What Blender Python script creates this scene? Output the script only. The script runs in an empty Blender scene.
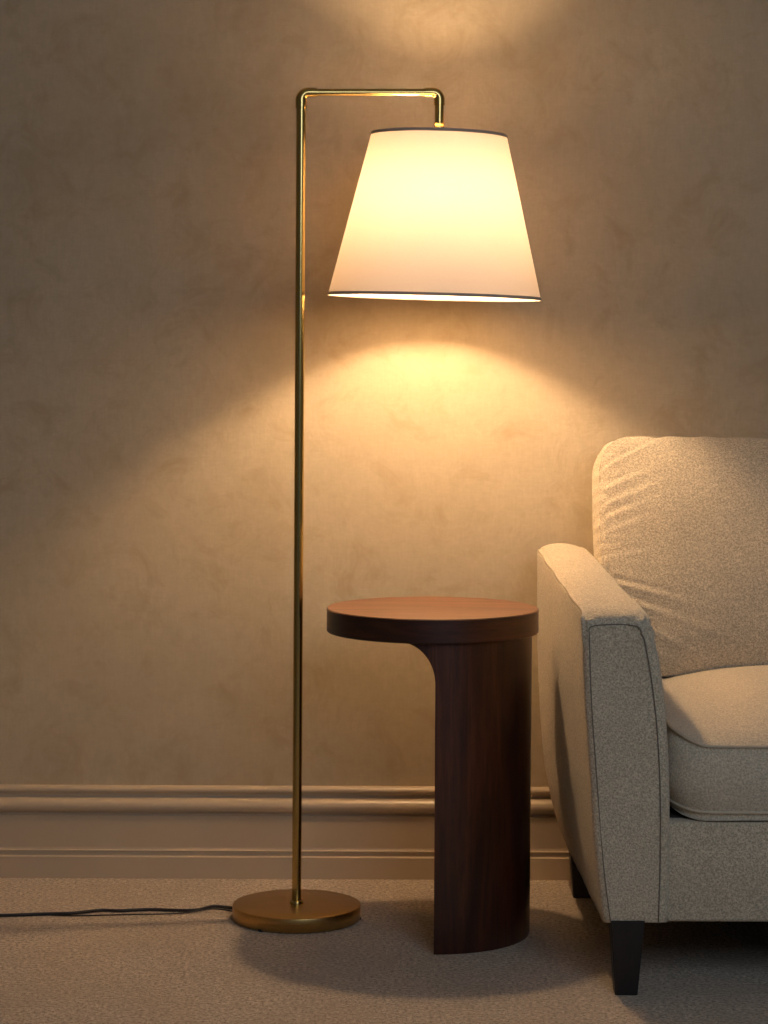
import bpy, bmesh, math, random
from mathutils import Vector, Matrix, noise
random.seed(7)
PI = math.pi
scn = bpy.context.scene
col = scn.collection

# ------------------------------------------------------------------ helpers
ROOT = {}
def tag(o, label=None, cat=None, group=None, kind=None):
    if label: o['label'] = label
    if cat: o['category'] = cat
    if group: o['group'] = group
    if kind: o['kind'] = kind
    return o

def empty(name, loc, label, cat):
    o = bpy.data.objects.new(name, None); col.objects.link(o)
    o.location = loc; o.empty_display_size = .1
    ROOT[o.name] = Vector(loc)
    return tag(o, label, cat)

def obj(name, bm, m, parent=None, smooth=True, flat_angle=None, label=None):
    """links bm (in world coordinates) as one mesh object under parent"""
    bmesh.ops.recalc_face_normals(bm, faces=bm.faces)
    me = bpy.data.meshes.new(name)
    o = bpy.data.objects.new(name, me)
    off = Vector((0, 0, 0))
    if parent:
        off = ROOT[parent.name]
        o.parent = parent
    bm.transform(Matrix.Translation(-off))
    for f in bm.faces: f.smooth = smooth
    if flat_angle:
        for e in bm.edges:
            if len(e.link_faces) == 2 and e.calc_face_angle(0) > math.radians(flat_angle): e.smooth = False
    bm.to_mesh(me); bm.free()
    me.materials.append(m)
    col.objects.link(o)
    ROOT[o.name] = off
    if label: o['label'] = label
    return o

def lathe(bm, prof, c, seg=64, close_bottom=True, close_top=True, M=None):
    rings = []
    for r, z in prof:
        ring = []
        for i in range(seg):
            a = 2 * PI * i / seg
            p = Vector((r * math.cos(a), r * math.sin(a), z))
            if M: p = M @ p
            ring.append(bm.verts.new(p + Vector(c)))
        rings.append(ring)
    for a, b in zip(rings, rings[1:]):
        for i in range(seg):
            bm.faces.new((a[i], a[(i + 1) % seg], b[(i + 1) % seg], b[i]))
    if close_bottom: bm.faces.new(rings[0][::-1])
    if close_top: bm.faces.new(rings[-1])
    return rings

def sweep(bm, pts, r, seg=16, closed=False, caps=True, flat=1.0):
    """tube along a polyline; r number or list"""
    pts = [Vector(p) for p in pts]; n = len(pts)
    rs = r if isinstance(r, (list, tuple)) else [r] * n
    rings = []; up = None
    for i, p in enumerate(pts):
        if closed: t = pts[(i + 1) % n] - pts[i - 1]
        else: t = pts[min(i + 1, n - 1)] - pts[max(i - 1, 0)]
        t.normalize()
        if up is None:
            up = Vector((0, 0, 1)) if abs(t.z) < .9 else Vector((0, 1, 0))
        side = t.cross(up).normalized(); up = side.cross(t).normalized()
        rings.append([bm.verts.new(p + side * math.cos(2*PI*k/seg) * rs[i] + up * math.sin(2*PI*k/seg) * rs[i] * flat) for k in range(seg)])
    m = n if closed else n - 1
    for i in range(m):
        a, b = rings[i], rings[(i + 1) % n]
        for k in range(seg):
            bm.faces.new((a[k], a[(k + 1) % seg], b[(k + 1) % seg], b[k]))
    if caps and not closed:
        bm.faces.new(rings[0][::-1]); bm.faces.new(rings[-1])

def box(bm, x0, x1, y0, y1, z0, z1, bev=0, seg=3):
    v = [bm.verts.new((x, y, z)) for x in (x0, x1) for y in (y0, y1) for z in (z0, z1)]
    fs = [bm.faces.new([v[i] for i in q]) for q in ((0,1,3,2),(4,6,7,5),(0,4,5,1),(2,3,7,6),(0,2,6,4),(1,5,7,3))]
    if bev:
        es = list({e for f in fs for e in f.edges})
        bmesh.ops.bevel(bm, geom=es, offset=bev, segments=seg, affect='EDGES', profile=.5)

def interp(tab, x):
    tab = sorted(tab)
    if x <= tab[0][0]: return tab[0][1]
    for (a, u), (b, v) in zip(tab, tab[1:]):
        if x <= b:
            t = (x - a) / (b - a)
            return u + (v - u) * t
    return tab[-1][1]

def smooth_interp(tab, x):       # small moving average of interp
    return sum(interp(tab, x + d) for d in (-.04, -.02, 0, .02, .04)) / 5

# ------------------------------------------------------------------ materials
def mat(name):
    m = bpy.data.materials.new(name); m.use_nodes = True
    nt = m.node_tree; nt.nodes.clear()
    out = nt.nodes.new('ShaderNodeOutputMaterial')
    b = nt.nodes.new('ShaderNodeBsdfPrincipled')
    nt.links.new(b.outputs[0], out.inputs[0])
    return m, nt, b, out

def N(nt, kind, **kw):
    n = nt.nodes.new(kind)
    for k, v in kw.items():
        if k in n.inputs: n.inputs[k].default_value = v
        else: setattr(n, k, v)
    return n

def coords(nt, scale=(1, 1, 1), rot=(0, 0, 0)):
    tc = nt.nodes.new('ShaderNodeTexCoord'); mp = nt.nodes.new('ShaderNodeMapping')
    mp.inputs['Scale'].default_value = scale; mp.inputs['Rotation'].default_value = rot
    nt.links.new(tc.outputs['Object'], mp.inputs[0])
    return mp.outputs[0]

def ntex(nt, vec, scale, detail=4, rough=.55, dist=0):
    n = N(nt, 'ShaderNodeTexNoise', Scale=scale, Detail=detail, Roughness=rough, Distortion=dist)
    nt.links.new(vec, n.inputs['Vector'])
    return n.outputs['Fac']

def ramp(nt, fac, stops):
    r = nt.nodes.new('ShaderNodeValToRGB')
    els = r.color_ramp.elements
    while len(els) < len(stops): els.new(.5)
    for e, (p, c) in zip(els, stops):
        e.position = p; e.color = (*c, 1) if len(c) == 3 else c
    nt.links.new(fac, r.inputs[0])
    return r.outputs[0]

def mixc(nt, fac, a, b, mode='MIX'):
    n = nt.nodes.new('ShaderNodeMix'); n.data_type = 'RGBA'; n.blend_type = mode
    for sock, v in ((n.inputs[0], fac), (n.inputs[6], a), (n.inputs[7], b)):
        if hasattr(v, 'links') or hasattr(v, 'is_linked'): nt.links.new(v, sock)
        else: sock.default_value = v if isinstance(v, (int, float)) else (*v, 1)
    return n.outputs[2]

def bump(nt, b, h, strength, dist, prev=None):
    n = N(nt, 'ShaderNodeBump', Strength=strength, Distance=dist)
    nt.links.new(h, n.inputs['Height'])
    if prev: nt.links.new(prev, n.inputs['Normal'])
    nt.links.new(n.outputs[0], b.inputs['Normal'])
    return n.outputs[0]

def m_wall():
    m, nt, b, _ = mat('limewashed_wallpaper')
    v = coords(nt); vs = coords(nt, (1, 1, .16)); vh = coords(nt, (.2, 1, 1))
    big = ntex(nt, v, 1.9, 5, .6, .4)
    mid = ntex(nt, v, 11, 7, .7, .8)
    fine = ntex(nt, v, 60, 4, .7)
    ver = ntex(nt, vs, 260, 2, .5)
    hor = ntex(nt, vh, 300, 2, .5)
    c = ramp(nt, big, [(.3, (.445, .362, .240)), (.5, (.505, .418, .288)), (.7, (.545, .462, .328))])
    c = mixc(nt, ramp(nt, mid, [(.50, (0, 0, 0)), (.72, (.75, .75, .75))]), c, (.385, .285, .170))
    c = mixc(nt, ramp(nt, fine, [(.35, (.30, .30, .30)), (.65, (0, 0, 0))]), c, (.39, .31, .205))
    c = mixc(nt, ramp(nt, ver, [(.4, (.13, .13, .13)), (.6, (0, 0, 0))]), c, (.38, .305, .205))
    c = mixc(nt, ramp(nt, hor, [(.4, (.12, .12, .12)), (.6, (0, 0, 0))]), c, (.38, .305, .205))
    nt.links.new(c, b.inputs['Base Color'])
    b.inputs['Roughness'].default_value = .85
    p = bump(nt, b, ver, .12, .0008); bump(nt, b, mid, .12, .003, p)
    return m

def m_paint(name, c, rough=.42):
    m, nt, b, _ = mat(name)
    v = coords(nt)
    f = ntex(nt, v, 9, 4)
    nt.links.new(ramp(nt, f, [(.3, tuple(x * .94 for x in c)), (.7, c)]), b.inputs['Base Color'])
    b.inputs['Roughness'].default_value = rough
    bump(nt, b, ntex(nt, v, 120, 2), .05, .001)
    return m

def m_carpet():
    m, nt, b, _ = mat('beige_carpet')
    v = coords(nt)
    tuft = N(nt, 'ShaderNodeTexVoronoi', Scale=330.0); nt.links.new(v, tuft.inputs['Vector'])
    f1 = ntex(nt, v, 150, 5, .85); f2 = ntex(nt, v, 42, 5, .75); f3 = ntex(nt, v, 5, 4, .6)
    c = ramp(nt, f1, [(.40, (.27, .205, .145)), (.50, (.72, .59, .46)), (.60, (.96, .84, .70))])
    c = mixc(nt, ramp(nt, f2, [(.35, (.40, .40, .40)), (.6, (0, 0, 0))]), c, (.44, .335, .235))
    c = mixc(nt, ramp(nt, f3, [(.4, (.25, .25, .25)), (.6, (0, 0, 0))]), c, (.48, .37, .265))
    nt.links.new(c, b.inputs['Base Color'])
    b.inputs['Roughness'].default_value = 1
    b.inputs['Sheen Weight'].default_value = .15
    b.inputs['Specular IOR Level'].default_value = .1
    p = bump(nt, b, tuft.outputs['Distance'], .6, .004)
    p = bump(nt, b, f1, .9, .005, p); bump(nt, b, f2, .35, .006, p)
    return m

def m_fabric(name, sc=1.0, light=(.86, .745, .56), dark=(.40, .33, .235), contrast=1.0):
    m, nt, b, _ = mat(name)
    v = coords(nt); vx = coords(nt, (.45, .45, 1.6)); vz = coords(nt, (1.6, 1.6, .5))
    sp = ntex(nt, v, 320 * sc, 3, .75)
    wa = ntex(nt, vx, 380 * sc, 2, .6); wb = ntex(nt, vz, 380 * sc, 2, .6)
    big = ntex(nt, v, 12, 4, .6)
    d = .105 / contrast
    c = ramp(nt, sp, [(.5 - d, dark), (.5, tuple((a + e) / 2 * 1.05 for a, e in zip(light, dark))), (.5 + d, light)])
    c = mixc(nt, ramp(nt, wa, [(.38, (.35, .35, .35)), (.56, (0, 0, 0))]), c, dark)
    c = mixc(nt, ramp(nt, wb, [(.38, (.30, .30, .30)), (.56, (0, 0, 0))]), c, dark)
    c = mixc(nt, ramp(nt, big, [(.35, (.15, .15, .15)), (.65, (0, 0, 0))]), c, dark)
    nt.links.new(c, b.inputs['Base Color'])
    b.inputs['Roughness'].default_value = .95
    b.inputs['Specular IOR Level'].default_value = .15
    b.inputs['Sheen Weight'].default_value = .25
    b.inputs['Sheen Roughness'].default_value = .6
    p = bump(nt, b, sp, .7, .0026); p = bump(nt, b, wa, .3, .001, p); bump(nt, b, wb, .3, .001, p)
    return m

def m_wood(name, scale, rot=(0, 0, 0), dark=(.018, .0055, .0028), mid=(.062, .0150, .0058), lite=(.112, .030, .0115), rough=.36):
    m, nt, b, _ = mat(name)
    v = coords(nt, scale, rot)
    w = ntex(nt, v, 3.2, 6, .6, .9)
    g = ntex(nt, v, 26, 5, .7, .2)
    c = ramp(nt, w, [(.32, dark), (.5, mid), (.68, lite)])
    c = mixc(nt, ramp(nt, g, [(.36, (.6, .6, .6)), (.55, (0, 0, 0))]), c, dark)
    nt.links.new(c, b.inputs['Base Color'])
    b.inputs['Roughness'].default_value = rough
    b.inputs['Coat Weight'].default_value = .15
    b.inputs['Coat Roughness'].default_value = .3
    bump(nt, b, g, .06, .0006)
    return m

def m_metal(name, c, rough, aniso_scale=(1, 1, .02)):
    m, nt, b, _ = mat(name)
    v = coords(nt, aniso_scale)
    f = ntex(nt, v, 400, 2)
    nt.links.new(ramp(nt, f, [(.3, tuple(x * .86 for x in c)), (.7, c)]), b.inputs['Base Color'])
    b.inputs['Metallic'].default_value = 1
    b.inputs['Roughness'].default_value = rough
    bump(nt, b, f, .06, .0004)
    return m

def m_plain(name, c, rough=.5, metal=0):
    m, nt, b, _ = mat(name)
    v = coords(nt)
    nt.links.new(ramp(nt, ntex(nt, v, 40, 3), [(.3, tuple(x * .85 for x in c)), (.7, c)]), b.inputs['Base Color'])
    b.inputs['Roughness'].default_value = rough; b.inputs['Metallic'].default_value = metal
    return m

def m_shade():
    m, nt, b, out = mat('linen_shade')
    v = coords(nt, (1, 1, 1))
    w = ntex(nt, v, 420, 2, .6); big = ntex(nt, v, 9, 3)
    c = mixc(nt, w, (.93, .84, .72), (.99, .92, .82))
    c = mixc(nt, ramp(nt, big, [(.3, (.12, .12, .12)), (.7, (0, 0, 0))]), c, (.85, .72, .58))
    nt.links.new(c, b.inputs['Base Color']); b.inputs['Roughness'].default_value = .9
    tr = nt.nodes.new('ShaderNodeBsdfTranslucent')
    nt.links.new(mixc(nt, 1.0, c, (SHADE_T[0], SHADE_T[1], SHADE_T[2]), 'MULTIPLY'), tr.inputs['Color'])
    mx = nt.nodes.new('ShaderNodeMixShader'); mx.inputs[0].default_value = SHADE_MIX
    nt.links.new(b.outputs[0], mx.inputs[1]); nt.links.new(tr.outputs[0], mx.inputs[2])
    nt.links.new(mx.outputs[0], out.inputs[0])
    return m

def m_emit(name, c, s):
    m, nt, b, out = mat(name)
    e = N(nt, 'ShaderNodeEmission', Strength=s); e.inputs[0].default_value = (*c, 1)
    nt.links.new(e.outputs[0], out.inputs[0])
    return m

SHADE_T = (1.0, .88, .80); SHADE_MIX = .072
BULB = 960.0; BULB_C = (1.0, .67, .375)

W = m_wall(); TRIM = m_paint('cream_trim_paint', (.53, .425, .30), .32)
CEIL = m_paint('ceiling_paint', (.62, .58, .52), .8); CARP = m_carpet()
FAB = m_fabric('oatmeal_tweed'); FABS = m_fabric('oatmeal_tweed_seat', 1.0, (.84, .735, .56), (.46, .385, .285))
PIPE = m_plain('tweed_piping', (.62, .53, .40), .95)
PIPED = m_plain('brown_topstitch', (.34, .28, .20), .95)
SEAM = m_plain('dark_seam_thread', (.22, .18, .14), .95)
WTOP = m_wood('walnut_top', (.55, 4.5, 4), (0, 0, .12), (.075, .024, .0095), (.145, .050, .020), (.215, .082, .034), .42)
WSIDE = m_wood('walnut_edge', (.8, .8, 7))
WLEG = m_wood('walnut_pedestal', (7, 7, .45))
LEGM = m_wood('black_stained_leg', (7, 7, .8), (0, 0, 0), (.004, .003, .003), (.008, .006, .006), (.010, .007, .006), .5)
BRASS = m_metal('antique_brass', (.58, .42, .15), .20)
BRASSB = m_metal('brushed_brass_base', (.56, .36, .13), .33, (.05, 1, 1))
GOLD = m_metal('polished_brass', (.95, .68, .22), .22)
RIM = m_plain('taupe_shade_trim', (.50, .41, .345), .8)
BLACK = m_plain('black_cord_rubber', (.012, .008, .010), .45)
DARK = m_plain('dark_underside_cloth', (.02, .018, .016), .9)
SHADE = m_shade()
BULBM = m_emit('glowing_bulb', BULB_C, BULB)
SOCK = m_plain('white_porcelain_socket', (.6, .58, .54), .4)

# ------------------------------------------------------------------ setting
WY = 4.575; XL, XR, YB, ZC = -2.4, 2.7, -1.6, 2.75
def slab(name, x0, x1, y0, y1, z0, z1, m, label, cat):
    bm = bmesh.new(); box(bm, x0, x1, y0, y1, z0, z1)
    return tag(obj(name, bm, m, smooth=False), label, cat, kind='structure')
slab('floor', XL, XR, YB, WY, -.06, 0, CARP, 'beige short-pile carpet covering the whole floor', 'floor')
slab('wall_back', XL - .1, XR + .1, WY, WY + .1, -.06, ZC, W, 'mottled beige linen-look wall behind the lamp and sofa', 'wall')
slab('wall_left', XL - .1, XL, YB, WY, -.06, ZC, W, 'beige side wall left of the frame', 'wall')
slab('wall_right', XR, XR + .1, YB, WY, -.06, ZC, W, 'beige side wall right of the frame', 'wall')
slab('ceiling', XL - .1, XR + .1, YB, WY + .1, ZC, ZC + .08, CEIL, 'off-white ceiling above the room', 'ceiling')

# moulded baseboard: profile (protrusion, z) swept along the back wall
prof = [(0, .1935), (.008, .1935), (.0125, .1915), (.0145, .188), (.0145, .184), (.0125, .1805), (.0085, .1785),
        (.0075, .1745), (.0085, .171), (.013, .1695), (.0185, .1665), (.0225, .161), (.0235, .155), (.0225, .149),
        (.0190, .1445), (.0130, .1425), (.0115, .1405), (.0115, .1385), (.0150, .1370), (.0165, .1365), (.0165, .0720),
        (.0180, .0690), (.0205, .0680), (.0205, .0665), (.0185, .0650), (.0185, .0575), (.0205, .0560), (.0225, .0550), (.0225, 0), (0, 0)]
prof = [(p, z - .0125 if z > .03 else z) for p, z in prof]
k = prof.index((.0165, .0720 - .0125)); prof[k:k] = [(.0165, .1215), (.0165, .0625)]
bm = bmesh.new()
cols = []
for x in (XL, XR): cols.append([bm.verts.new((x, WY - p, z)) for p, z in prof])
for i in range(len(prof) - 1): bm.faces.new((cols[0][i], cols[1][i], cols[1][i + 1], cols[0][i + 1]))
bm.faces.new(cols[0]); bm.faces.new(cols[1][::-1])
o = obj('baseboard_back', bm, TRIM, flat_angle=38)
tag(o, 'cream moulded baseboard running along the back wall', 'baseboard', kind='structure')

# ------------------------------------------------------------------ floor lamp
PX, PY = -.1565, 4.232; PT = .0055      # the pole leans a few millimetres to the right at its top
lamp = empty('floor_lamp', (PX, PY, 0), 'tall antique brass arc floor lamp with glowing cream tapered shade', 'floor lamp')
bm = bmesh.new()
lathe(bm, [(.109, .0015), (.1155, .0015), (.117, .003), (.117, .0258), (.1163, .0274), (.1148, .028), (.06, .0283), (.0125, .0286)], (PX, PY, 0), 128)
obj('base', bm, BRASSB, lamp, flat_angle=50)
for a in (-2.13, -.04, 2.05):
    bm = bmesh.new(); lathe(bm, [(.005, 0), (.006, .001), (.006, .004)], (PX + .1125 * math.cos(a), PY + .1125 * math.sin(a), 0), 12)
    obj('felt_pad', bm, BLACK, lamp)
ARMZ = 1.4945; SX, SY = .0965, 4.275; ARMZ2 = 1.5005
R1, R2, R3 = .0086, .0064, .0083
bm = bmesh.new()
sweep(bm, [(PX, PY, .028), (PX + PT * .6, PY, .9), (PX + PT, PY, ARMZ - .024)], R1, 32)
obj('pole', bm, BRASS, lamp, flat_angle=50)
bm = bmesh.new()
lathe(bm, [(.0125, .0), (.0125, .004), (.0105, .0065), (R1, .007)], (PX, PY, .028), 32)
obj('pole_collar', bm, BRASS, lamp, flat_angle=40)
def along(t, z0=ARMZ):      # point on arm axis, t metres from the pole
    d = Vector((SX - PX - PT, SY - PY, ARMZ2 - ARMZ)); L = d.length; d /= L
    return Vector((PX + PT, PY, ARMZ)) + d * t
LA = (Vector((SX, SY, ARMZ2)) - Vector((PX + PT, PY, ARMZ))).length
bm = bmesh.new(); sweep(bm, [along(.012), along(LA - .012)], R2, 32)
obj('arm', bm, BRASS, lamp, flat_angle=50)
def elbow(px, into, name='elbow_joint', drop=.026, r=.0098, flip=1, rd=None):
    """cast elbow: from down to sideways along the arm"""
    cen = Vector(px); d = Vector(into).normalized()
    rr = .0128; pts = []; rs = []
    def add(p, q): pts.append(p); rs.append(q)
    add(cen + Vector((0, 0, -drop)), (rd or R1)); add(cen + Vector((0, 0, -drop + .0005)), r); 
    add(cen + Vector((0, 0, -rr)), r)
    for k in range(1, 10):
        a = PI / 2 * k / 10
        c = cen + d * rr + Vector((0, 0, -rr))
        add(c - d * rr * math.cos(a) + Vector((0, 0, rr * math.sin(a))), r - (r - .0085) * k / 10)
    add(cen + d * rr, .0085); add(cen + d * .027, .0082); add(cen + d * .0275, R2)
    bm = bmesh.new(); sweep(bm, pts, rs, 28)
    # thin incised ring at the lower end
    sweep(bm, [cen + Vector((0, 0, -drop - .0006)), cen + Vector((0, 0, -drop + .0012))], r + .0004, 28)
    return obj(name, bm, BRASS, lamp, flat_angle=50)
d = along(1) - along(0)
elbow((PX + PT, PY, ARMZ), d, r=.0101)
elbow((SX, SY, ARMZ2), -d, drop=.022, r=.0098, rd=R3)
STOP = 1.4335
bm = bmesh.new(); sweep(bm, [(SX, SY, ARMZ2 - .018), (SX, SY, STOP + .012)], R3, 28)
obj('drop_tube', bm, BRASS, lamp, flat_angle=50)
bm = bmesh.new()
lathe(bm, [(.0062, -.004), (.0090, -.0025), (.0098, .002), (.0086, .006), (.0098, .0085), (.0098, .0125), (.0075, .014)], (SX, SY, STOP), 28)
obj('shade_nut', bm, GOLD, lamp, flat_angle=50, label='bright polished brass nut')
# shade: tilted a touch
CZ = 1.2788; SC = Vector((.0930, SY, CZ)); HH = .147
M = Matrix.Rotation(math.radians(1.35), 3, 'Y')
RT, RB = .1218, .1932
def shr(z): return RB + (RT - RB) * (z + HH) / (2 * HH)
bm = bmesh.new()
lathe(bm, [(shr(-HH + 2 * HH * k / 12), -HH + 2 * HH * k / 12) for k in range(13)], SC, 128, False, False, M)
shade = obj('lamp_shade', bm, SHADE, lamp, label='glowing cream linen tapered lamp shade')
for nm, zz, h in (('top_trim', HH, .0052), ('bottom_trim', -HH, .0052)):
    bm = bmesh.new(); r0 = shr(zz)
    z0, z1 = (zz - h, zz + .0004) if zz > 0 else (zz - .0004, zz + h)
    rings = lathe(bm, [(shr(z0) + .0011, z0), (shr(z1) + .0011, z1), (shr(z1) - .0011, z1), (shr(z0) - .0011, z0)], SC, 128, False, False, M)
    a, b = rings[-1], rings[0]
    for i in range(128): bm.faces.new((a[i], a[(i + 1) % 128], b[(i + 1) % 128], b[i]))
    obj(nm, bm, RIM, shade, flat_angle=50, label='thin taupe binding round the shade rim')
# spider fitting, socket and bulb
bm = bmesh.new()
for k in range(3):
    a = 2 * PI * k / 3 + .5
    p0 = M @ Vector((.012 * math.cos(a), .012 * math.sin(a), HH - .008)) + SC
    p1 = M @ Vector((RT * math.cos(a), RT * math.sin(a), HH - .003)) + SC
    sweep(bm, [p0, p1], .0012, 8)
ring = [M @ Vector((.013 * math.cos(2*PI*k/24), .013 * math.sin(2*PI*k/24), HH - .008)) + SC for k in range(24)]
sweep(bm, ring, .002, 8, closed=True)
obj('spider', bm, BRASS, shade)
BZ = 1.283
bm = bmesh.new()
lathe(bm, [(.006, STOP + .001), (.0125, STOP - .006), (.015, STOP - .03), (.0165, STOP - .06), (.0165, BZ + .046), (.014, BZ + .044)], (SX, SY, 0), 28)
sock = obj('bulb_socket', bm, SOCK, lamp, flat_angle=50)
BX, BY = SX - .004, SY
bm = bmesh.new()
BR = .022
pr = [(.001, -BR)] + [(BR * math.cos(a), BR * math.sin(a)) for a in [math.radians(x) for x in range(-75, 46, 15)]] + [(.0140, .026), (.0125, .046)]
lathe(bm, pr, (BX, BY, BZ), 20)
obj('bulb', bm, BULBM, lamp, label='lit warm bulb inside the shade')
# power cord lying on the carpet
def wav(pts, n=10):
    out = []
    P = [Vector(p) for p in pts]; P = [P[0]] + P + [P[-1]]
    for i in range(1, len(P) - 2):
        for k in range(n):
            t = k / n; a, b, c, e = P[i-1], P[i], P[i+1], P[i+2]
            out.append(.5 * ((2*b) + (c-a)*t + (2*a-5*b+4*c-e)*t*t + (3*b-a-3*c+e)*t**3))
    out.append(P[-2]); return out
bm = bmesh.new()
z = .0035
sweep(bm, wav([(-1.35, 4.14, z), (-1.1, 4.20, z), (-.88, 4.215, z), (-.70, 4.232, z), (-.62, 4.245, z), (-.57, 4.247, z + .001), (-.52, 4.275, z), (-.485, 4.272, z), (-.43, 4.283, z),
               (-.37, 4.276, z), (-.34, 4.278, z + .001), (-.315, 4.305, z + .001), (-.285, 4.300, z), (-.262, 4.292, z), (-.24, 4.285, z + .004)], 8), .0030, 10)
obj('power_cord', bm, BLACK, lamp)
bm = bmesh.new()
z = .0028
sweep(bm, wav([(-.62, 4.245, z), (-.56, 4.235, z), (-.47, 4.246, z), (-.40, 4.252, z), (-.36, 4.262, z), (-.325, 4.276, z + .003), (-.30, 4.278, z + .003), (-.27, 4.272, z), (-.245, 4.262, z + .004)], 8), .0014, 8)
obj('power_cord', bm, BLACK, lamp)

# ------------------------------------------------------------------ side table
TX, TY = .087, 4.148; TZ = .5815; TH = .042; TR = .188
table = empty('side_table', (TX, TY, 0), 'small round dark walnut side table on an off-centre half-round pedestal', 'side table')
bm = bmesh.new()
lathe(bm, [(.12, TZ - TH), (TR - .0016, TZ - TH), (TR, TZ - TH + .0016), (TR, TZ - .0018), (TR - .0018, TZ)], (TX, TY, 0), 160)
bmesh.ops.recalc_face_normals(bm, faces=bm.faces)
topo = obj('table_top', bm, WSIDE, table, flat_angle=40)
topo.data.materials.append(WTOP)
for p in topo.data.polygons:
    if p.normal.z > .9: p.material_index = 1
# pedestal: circle segment lofted up, its flat side sweeping out into the top
FX, FR = .0915, .1725
XLF = .0945 - FX
def xl(z):
    fr, zt = .072, TZ - TH
    if z < zt - fr: return XLF
    t = (z - (zt - fr)) / fr
    return XLF - fr * .86 * (1 - math.sqrt(max(0, 1 - t * t)))
zs = [0, .004] + [.004 + (TZ - TH - .077) * k / 10 for k in range(1, 11)]
zs += [TZ - TH - .072 + .072 * math.sin(PI / 2 * k / 20) for k in range(1, 21)]
bm = bmesh.new(); rings = []; NA = 64
for i, z in enumerate(zs):
    x = xl(z); am = math.acos(max(-1, min(1, x / FR)))
    rr = FR - (.001 if i == 0 else 0)
    rings.append([bm.verts.new((FX + rr * math.cos(-am + 2 * am * k / NA), TY + rr * math.sin(-am + 2 * am * k / NA), z)) for k in range(NA + 1)]
                 + [bm.verts.new((FX + x, TY + rr * math.sin(am) * (1 - 2 * k / 24), z)) for k in range(1, 24)])
for a, b in zip(rings, rings[1:]):
    n = len(a)
    for k in range(n): bm.faces.new((a[k], a[(k + 1) % n], b[(k + 1) % n], b[k]))
bm.faces.new(rings[0][::-1]); bm.faces.new(rings[-1])
bm.transform(Matrix.Translation((FX, TY + .003, 0)) @ Matrix.Rotation(math.radians(-1.9), 4, 'Z') @ Matrix.Translation((-FX, -TY, 0)))
obj('pedestal', bm, WLEG, table, flat_angle=35)

# ------------------------------------------------------------------ sofa
SXM = 1.17          # mirror plane of the sofa
sofa = empty('sofa', (SXM, 4.1, 0), 'oatmeal tweed sofa with curved arm, loose cushions and black tapered legs', 'sofa')
def mirror(bm):
    bm.transform(Matrix.Translation((2 * SXM, 0, 0)) @ Matrix.Scale(-1, 4, (1, 0, 0)))

YF, YK = 3.722, 4.50
outF = [(.10, .3600), (.122, .3560), (.158, .3494), (.24, .341), (.32, .3345), (.48, .3215), (.61, .3165), (.70, .315)]
outB = [(.10, .3480), (.122, .3400), (.19, .3200), (.28, .3070), (.38, .2990), (.50, .2950), (.61, .2940), (.72, .294)]
inF = [(.10, .4600), (.20, .4625), (.32, .4620), (.42, .4570), (.48, .4510), (.55, .441), (.60, .4300), (.66, .418)]
inB = [(.10, .4600), (.20, .4560), (.32, .4450), (.48, .4250), (.60, .4050), (.68, .3950)]
def arm_loop(t):
    """cross-section of the arm at t (0 front, 1 back), counter-clockwise in x,z, fixed point count"""
    ease = 1 - (1 - t) ** 1.25
    zt = .618 + .038 * t ** .9
    so = lambda z: (1 - ease) * smooth_interp(outF, z) + ease * smooth_interp(outB, z)
    si = lambda z: (1 - t) * smooth_interp(inF, z) + t * smooth_interp(inB, z)
    P = []
    zb = .119
    for k in range(33):                                     # outer side, upwards
        z = zb + (zt - .004 - zb) * k / 32
        P.append((so(z), z))
    xo, xi = so(zt), si(zt)
    ro = .005
    for k in range(1, 5):                                   # tight outer corner
        a = PI / 2 * k / 5
        P.append((xo + ro * (1 - math.cos(a)), zt - .004 + ro * math.sin(a)))
    w = xi - xo; crown = .004 + .008 * min(1, t * 3)
    ri = .013 + .012 * min(1, t * 3)
    for k in range(0, 17):                                  # crowned top
        u = k / 16; x = xo + ro + (w - ro - ri) * u
        P.append((x, zt + .001 + crown * math.sin(PI * min(1, u * .92)) ** .55))
    ztr = P[-1][1]
    for k in range(1, 9):                                   # soft inner shoulder
        a = PI / 2 * k / 8
        P.append((xi - ri + ri * math.sin(a), ztr - ri * (1 - math.cos(a))))
    zi = P[-1][1]
    for k in range(1, 29):                                  # inner side, downwards
        z = zi + (zb - zi) * k / 28
        P.append((si(z) , z))
    P = [p for p in P]
    for k in range(1, 8):                                   # underside
        u = k / 8; a, b = si(zb), so(zb)
        P.append((a + (b - a) * u, zb - .001))
    return P

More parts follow.
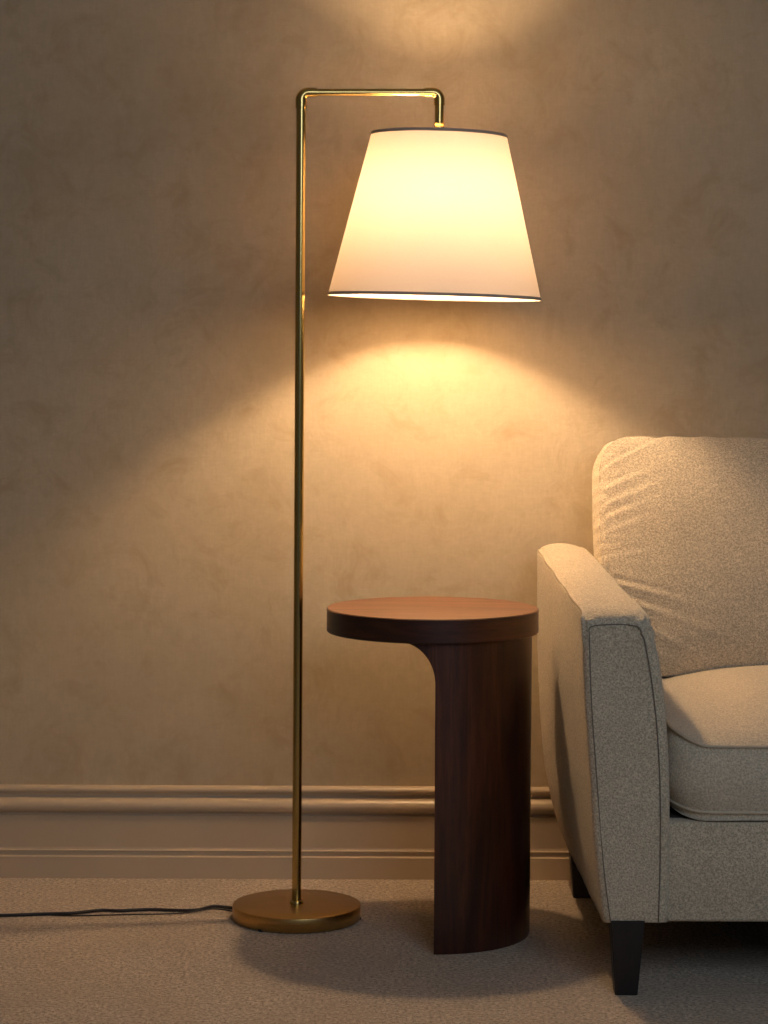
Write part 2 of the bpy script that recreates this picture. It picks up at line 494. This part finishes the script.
def build_arm(side):
    bm = bmesh.new(); rings = []
    ts = []
    NT = 64
    for k in range(NT + 1): ts.append(k / NT)
    base0 = arm_loop(0); cx = sum(p[0] for p in base0) / len(base0); cz = .37
    def inset(loop, q, ztop):
        zb, zt = min(p[1] for p in loop), max(p[1] for p in loop)
        O = sorted((z, x) for x, z in loop[:33]); I = sorted((z, x) for x, z in loop[62:91])
        out = []
        for x, z in loop:
            xo = min(interp(O, z), x); xi = max(interp(I, z), x)
            u = (x - xo) / max(1e-6, xi - xo); v = (z - zb) / (zt - zb)
            out.append((xo + q + u * (xi - xo - 2 * q), zb + .3 * q + v * (zt - zb - 1.3 * q)))
        return out
    # front roll (deep inset -> outer), then body, then back roll
    R = .014
    spec = []
    for k in range(9):
        a = PI / 2 * k / 8
        spec.append((YF + R * (1 - math.sin(a)), R * (1 - math.cos(a)), 0)) if False else spec.append((YF + R * (1 - math.cos(a)), R * (1 - math.sin(a)), 0))
    for t in ts[1:]:
        spec.append((YF + R + (YK - R - YF - R) * t, 0, t))
    for k in range(1, 7):
        a = PI / 2 * k / 6
        spec.append((YK - R + R * math.sin(a), R * (1 - math.cos(a)), 1))
    for y, q, t in spec:
        L = arm_loop(t)
        if q: L = inset(L, q, 0)
        ring = []
        for x, z in L:
            # top drops softly over the last centimetres before the front seam
            d = max(0, .05 - (y - YF)) / .05
            if z > .56: z -= .010 * d * d * min(1, (z - .56) / .05)
            ring.append(bm.verts.new((x, y, z)))
        rings.append(ring)
    n = len(rings[0])
    for a, b in zip(rings, rings[1:]):
        for k in range(n): bm.faces.new((a[k], a[(k + 1) % n], b[(k + 1) % n], b[k]))
    bm.faces.new(rings[0][::-1]); bm.faces.new(rings[-1])
    bm.normal_update()
    for v in bm.verts:                                       # fabric wrinkles, gathers and stuffing
        p = v.co; nrm = v.normal
        dy = p.y - YF
        amp = .0012 * noise.noise(p * 9) + .0006 * noise.noise(p * 28)
        if p.z > .57:                                        # gathers at the front edge of the top
            g = math.exp(-((dy - .012) / .018) ** 2)
            u = (p.x - .3165) / .11
            e = math.exp(-(u / .16) ** 2) + math.exp(-((u - .93) / .14) ** 2) + .15
            amp += .0028 * g * e * math.sin(p.x * 950 + 3 * noise.noise(p * 40))
        v.co = p + nrm * amp
    if side > 0: mirror(bm)
    arm = obj('arm', bm, FAB, sofa)
    # seams
    L0 = inset(arm_loop(0), R * .62, 0)
    bm = bmesh.new()
    front = [(x, YF + .0010 + 0, z) for x, z in inset(arm_loop(0), R * .78, 0)]
    n_out, n_all = 33 + 4 + 17 + 8 + 28, len(front)
    pts = []
    for i, (x, y, z) in enumerate(front[:n_out]):
        z -= .0095 if z > .59 else 0
        pts.append((x, y - .0008, z))
    # pull inner seam a little further in so the roll shows beside it
    q = [(x - (.006 if i > 50 else 0), y - (.0014 if i > 50 else 0), z) for i, (x, y, z) in enumerate(pts)]
    sweep(bm, q[::1], .0010, 8)
    if side > 0: mirror(bm)
    obj('seam', bm, SEAM, arm, label='dark stitched seam round the front panel')
    bm = bmesh.new(); pts = []
    for k in range(41):
        t = k / 40
        y = YF + R + (YK - R - YF - R) * t
        L = arm_loop(t); x, z = L[34]
        d_ = max(0, .05 - (y - YF)) / .05
        z -= .010 * d_ * d_
        pts.append((x + .0008 + .001 * math.sin(t * 23), y, z + .0006))
    sweep(bm, pts, .0016, 8)
    if side > 0: mirror(bm)
    obj('piping', bm, PIPED, arm)
build_arm(-1); build_arm(1)

def rrect(w, d, r, n=18, sx=90, sy=90):
    """rounded rectangle outline, centred, list of (x, y)"""
    P = []
    hx, hy = w / 2, d / 2
    def seg(ax, ay, bx, by, k): 
        for i in range(k): P.append((ax + (bx - ax) * i / k, ay + (by - ay) * i / k))
    def arc(cx, cy, a0):
        for i in range(n): 
            a = a0 + PI / 2 * i / n; P.append((cx + r * math.cos(a), cy + r * math.sin(a)))
    seg(-hx + r, -hy, hx - r, -hy, sx); arc(hx - r, -hy + r, -PI / 2)
    seg(hx, -hy + r, hx, hy - r, sy); arc(hx - r, hy - r, 0)
    seg(hx - r, hy, -hx + r, hy, sx); arc(-hx + r, hy - r, PI / 2)
    seg(-hx, hy - r, -hx, -hy + r, sy); arc(-hx + r, -hy + r, PI)
    return P

def cushion(name, w, d, h, r, domeT, domeB, bulge, fmat, M4, wrinkle=None, mirrored=False, sag=None):
    """box cushion with crowned faces in local x,y,z (z thickness), placed by M4; returns object"""
    bm = bmesh.new(); out = rrect(w, d, r)
    rows = []
    def row(s, z, zfun=None):
        ring = []
        for x, y in out:
            X, Y = x * s, y * s
            ring.append(bm.verts.new((X, Y, z + (zfun(X, Y) if zfun else 0))))
        rows.append(ring)
    def dome(x, y, H):
        u = min(1, abs(2 * x / w)); v = min(1, abs(2 * y / d))
        return H * ((1 - u ** 2.6) * (1 - v ** 2.6)) ** (.75 if name == 'seat_cushion' else .62)
    ss = [.01, .06] + [.06 + .94 * math.sin(PI / 2 * k / 60) for k in range(1, 60)]
    for s in ss: row(s, 0, lambda x, y: -dome(x, y, domeB))
    NB = 14
    for k in range(NB + 1):
        u = k / NB; z = h * u
        off = bulge * math.sin(PI * u) - .004 * (1 - math.sin(PI * u))
        ring = []
        for x, y in out:
            L = math.hypot(2 * x / w, 2 * y / d)
            ring.append(bm.verts.new((x * (1 + off / (w / 2)), y * (1 + off / (d / 2)), z)))
        rows.append(ring)
    for s in reversed(ss): row(s, h, lambda x, y: dome(x, y, domeT))
    n = len(out)
    for a, b in zip(rows, rows[1:]):
        for k in range(n): bm.faces.new((a[k], a[(k + 1) % n], b[(k + 1) % n], b[k]))
    bm.faces.new(rows[0][::-1]); bm.faces.new(rows[-1])
    bm.normal_update()
    for v in bm.verts:
        p = v.co.copy()
        a = .0020 * noise.noise(p * 7) + .0009 * noise.noise(p * 22)
        if wrinkle: a += wrinkle(p)
        v.co = p + v.normal * a
        if sag: v.co += sag(p)
    bm.transform(M4)
    if mirrored: mirror(bm)
    c = obj(name, bm, fmat, sofa)
    for zz in (0, h):
        bm = bmesh.new()
        pts = []
        for x, y in out:
            e = -.003
            dz = .0012 if zz else -.0012
            if name == 'seat_cushion': e, dz = (-.0012, .0005) if zz else (.0012, .013)
            p = Vector((x * (1 + e / (w / 2)), y * (1 + e / (d / 2)), zz + dz))
            if sag: p += sag(p)
            pts.append(M4 @ p)
        sweep(bm, pts, .0027 if name == 'seat_cushion' else .0024, 8, closed=True)
        if mirrored: mirror(bm)
        obj('piping', bm, PIPE if name == 'seat_cushion' else PIPED, c)
    return c

# seat cushions
def seat_w(p):
    a = 0
    hx = -.352
    if p.z < .118 and p.z > .0 and p.y < -.15:
        for gx, am in ((hx + .085, .0026), (hx + .10, .0018), (hx + .07, .0015)):
            a -= am * math.exp(-((p.x - gx - .02 * (p.z / .12 - .5)) / .006) ** 2) * abs(p.z / .06 - 1)
    return a
def seat_sag(p):
    u = max(0, 1 - (p.x + .352) / .05)
    f = max(0, (p.y + .28) * -1 / .08)
    zz = .020 * u * max(0, min(1, 1.2 - f)) if p.z > .09 else 0
    if p.z < .06 and p.y < -.15: zz += .011 * u * u * (1 - max(0, p.z) / .06)
    return Vector((0, 0, zz))
SW, SD = .704, .66
for mr in (False, True):
    M4 = Matrix.Translation((.4665 + SW / 2, 3.732 + SD / 2, .2925)) @ Matrix.Rotation(math.radians(1.2), 4, 'X')
    cushion('seat_cushion', SW, SD, .1195, .075, .066, .020, .010, FABS, M4, seat_w, mr, seat_sag)

# back cushions: local x = width, local y = up, local z = thickness towards the viewer
BW, BH, BT = .79, .455, .12
def back_w(p):
    # gathers fanning in from the left edge
    u = (p.x + BW / 2); a = 0
    if p.z > .06:
        for yy, ln, am, sl in ((.155, .10, .0040, .55), (.115, .09, .0034, .45), (.085, .10, .0036, .42), (.06, .10, .0030, .38), (.035, .08, .0020, .30), (-.01, .09, .0016, .10),
                               (-.05, .13, .0042, -.30), (-.075, .16, .0046, -.38), (-.105, .20, .0042, -.50), (-.14, .18, .0026, -.5), (.205, .05, .0030, .7)):
            d = p.y - (yy + sl * u)
            am *= .75 * min(1, max(0, (u - .004) / .012))
            a += am * math.exp(-(d / .0052) ** 2) * math.exp(-(u / ln) ** 2) - am * .8 * math.exp(-((d - .009) / .006) ** 2) * math.exp(-(u / ln) ** 2)
        a += .0008 * math.sin(p.y * 260 + 2 * noise.noise(p * 20)) * math.exp(-(u / .03) ** 2)
        a += .0006 * math.sin(p.x * 95 + 3 * noise.noise(p * 9)) * math.exp(-((p.y - BH / 2) / .07) ** 2)
    return a
def back_sag(p):
    u = (p.x + BW / 2) / BW
    return Vector((.010 * math.exp(-((p.y + .20) / .12) ** 2) * (1 - u), -.007 * math.sin(PI * u) * max(0, p.y) / .24, 0))
for mr in (False, True):
    R4 = Matrix(((1, 0, 0, 0), (0, 0, -1, 0), (0, 1, 0, 0), (0, 0, 0, 1)))     # local y -> world z, local z -> world -y
    tilt = Matrix.Rotation(math.radians(-15), 4, 'X')
    M4 = Matrix.Translation((.4005 + BW / 2, 4.455, .630)) @ tilt @ R4
    cushion('back_cushion', BW, BH, BT, .068, .062, .02, .006, FAB, M4, back_w, mr, back_sag)

# rail, back frame, deck, legs
bm = bmesh.new(); box(bm, .452, 2 * SXM - .452, 3.7335, 3.775, .119, .282, .006)
obj('front_rail', bm, FAB, sofa)
bm = bmesh.new(); box(bm, .43, 2 * SXM - .43, 3.77, 4.45, .122, .284, .004)
obj('seat_deck', bm, DARK, sofa)
bm = bmesh.new()
box(bm, -.5 * 1.50, .75, -.045, .04, 0, .66, .02, 4)
bm.transform(Matrix.Translation((SXM, 4.475, .125)) @ Matrix.Rotation(math.radians(-3), 4, 'X'))
obj('back_frame', bm, FAB, sofa)
def sofa_leg(cx, cy, wt, wb, dx=0):
    bm = bmesh.new(); rr = []
    for z, w, s in ((0, wb, 0), (.118, wt, 1), (.124, wt, 1)):
        rr.append([bm.verts.new((cx + dx * s + a * w / 2, cy + b * w / 2, z)) for a, b in ((-1, -1), (1, -1), (1, 1), (-1, 1))])
    for a, b in zip(rr, rr[1:]):
        for k in range(4): bm.faces.new((a[k], a[(k + 1) % 4], b[(k + 1) % 4], b[k]))
    bm.faces.new(rr[0][::-1]); bm.faces.new(rr[-1])
    bmesh.ops.bevel(bm, geom=[e for e in bm.edges if abs(e.verts[0].co.z - e.verts[1].co.z) > .05], offset=.002, segments=2, affect='EDGES')
    obj('leg', bm, LEGM, sofa, flat_angle=30)
for x in (.3945, 2 * SXM - .3945): sofa_leg(x, 3.7465, .054, .036)
for x in (.381, 2 * SXM - .381): sofa_leg(x, 4.42, .054, .036)

# ------------------------------------------------------------------ light
w = bpy.data.worlds.new('world'); scn.world = w; w.use_nodes = True
bg = w.node_tree.nodes['Background']; bg.inputs[0].default_value = (.62, .74, 1, 1); bg.inputs[1].default_value = .10
def area(name, loc, target, size, e, c):
    l = bpy.data.lights.new(name, 'AREA'); l.energy = e; l.color = c; l.shape = 'RECTANGLE'; l.size, l.size_y = size
    o = bpy.data.objects.new(name, l); col.objects.link(o); o.location = loc
    o.rotation_euler = (Vector(target) - Vector(loc)).to_track_quat('-Z', 'Y').to_euler()
    return o
area('window_daylight', (1.1, .4, 2.1), (.35, 4.2, .4), (1.6, 1.4), 26, (.72, .84, 1.0))

# ------------------------------------------------------------------ camera
cam = bpy.data.cameras.new('camera'); co = bpy.data.objects.new('camera', cam); col.objects.link(co)
co.location = (0, 0, 1.037)
F = 2350.0
cam.sensor_fit = 'VERTICAL'; cam.sensor_height = 36; cam.lens = 36 * F / 1024
pitch = math.atan((512 - 350) / F)
co.rotation_euler = (Matrix.Rotation(PI / 2 - pitch, 3, 'X') @ Matrix.Rotation(math.radians(.25), 3, 'Z')).to_euler()
scn.camera = co
vs = scn.view_settings
scn.display_settings.display_device = 'sRGB'
vs.view_transform = 'Standard'; vs.look = 'None'; vs.exposure = 0; vs.gamma = 1; vs.use_curve_mapping = False
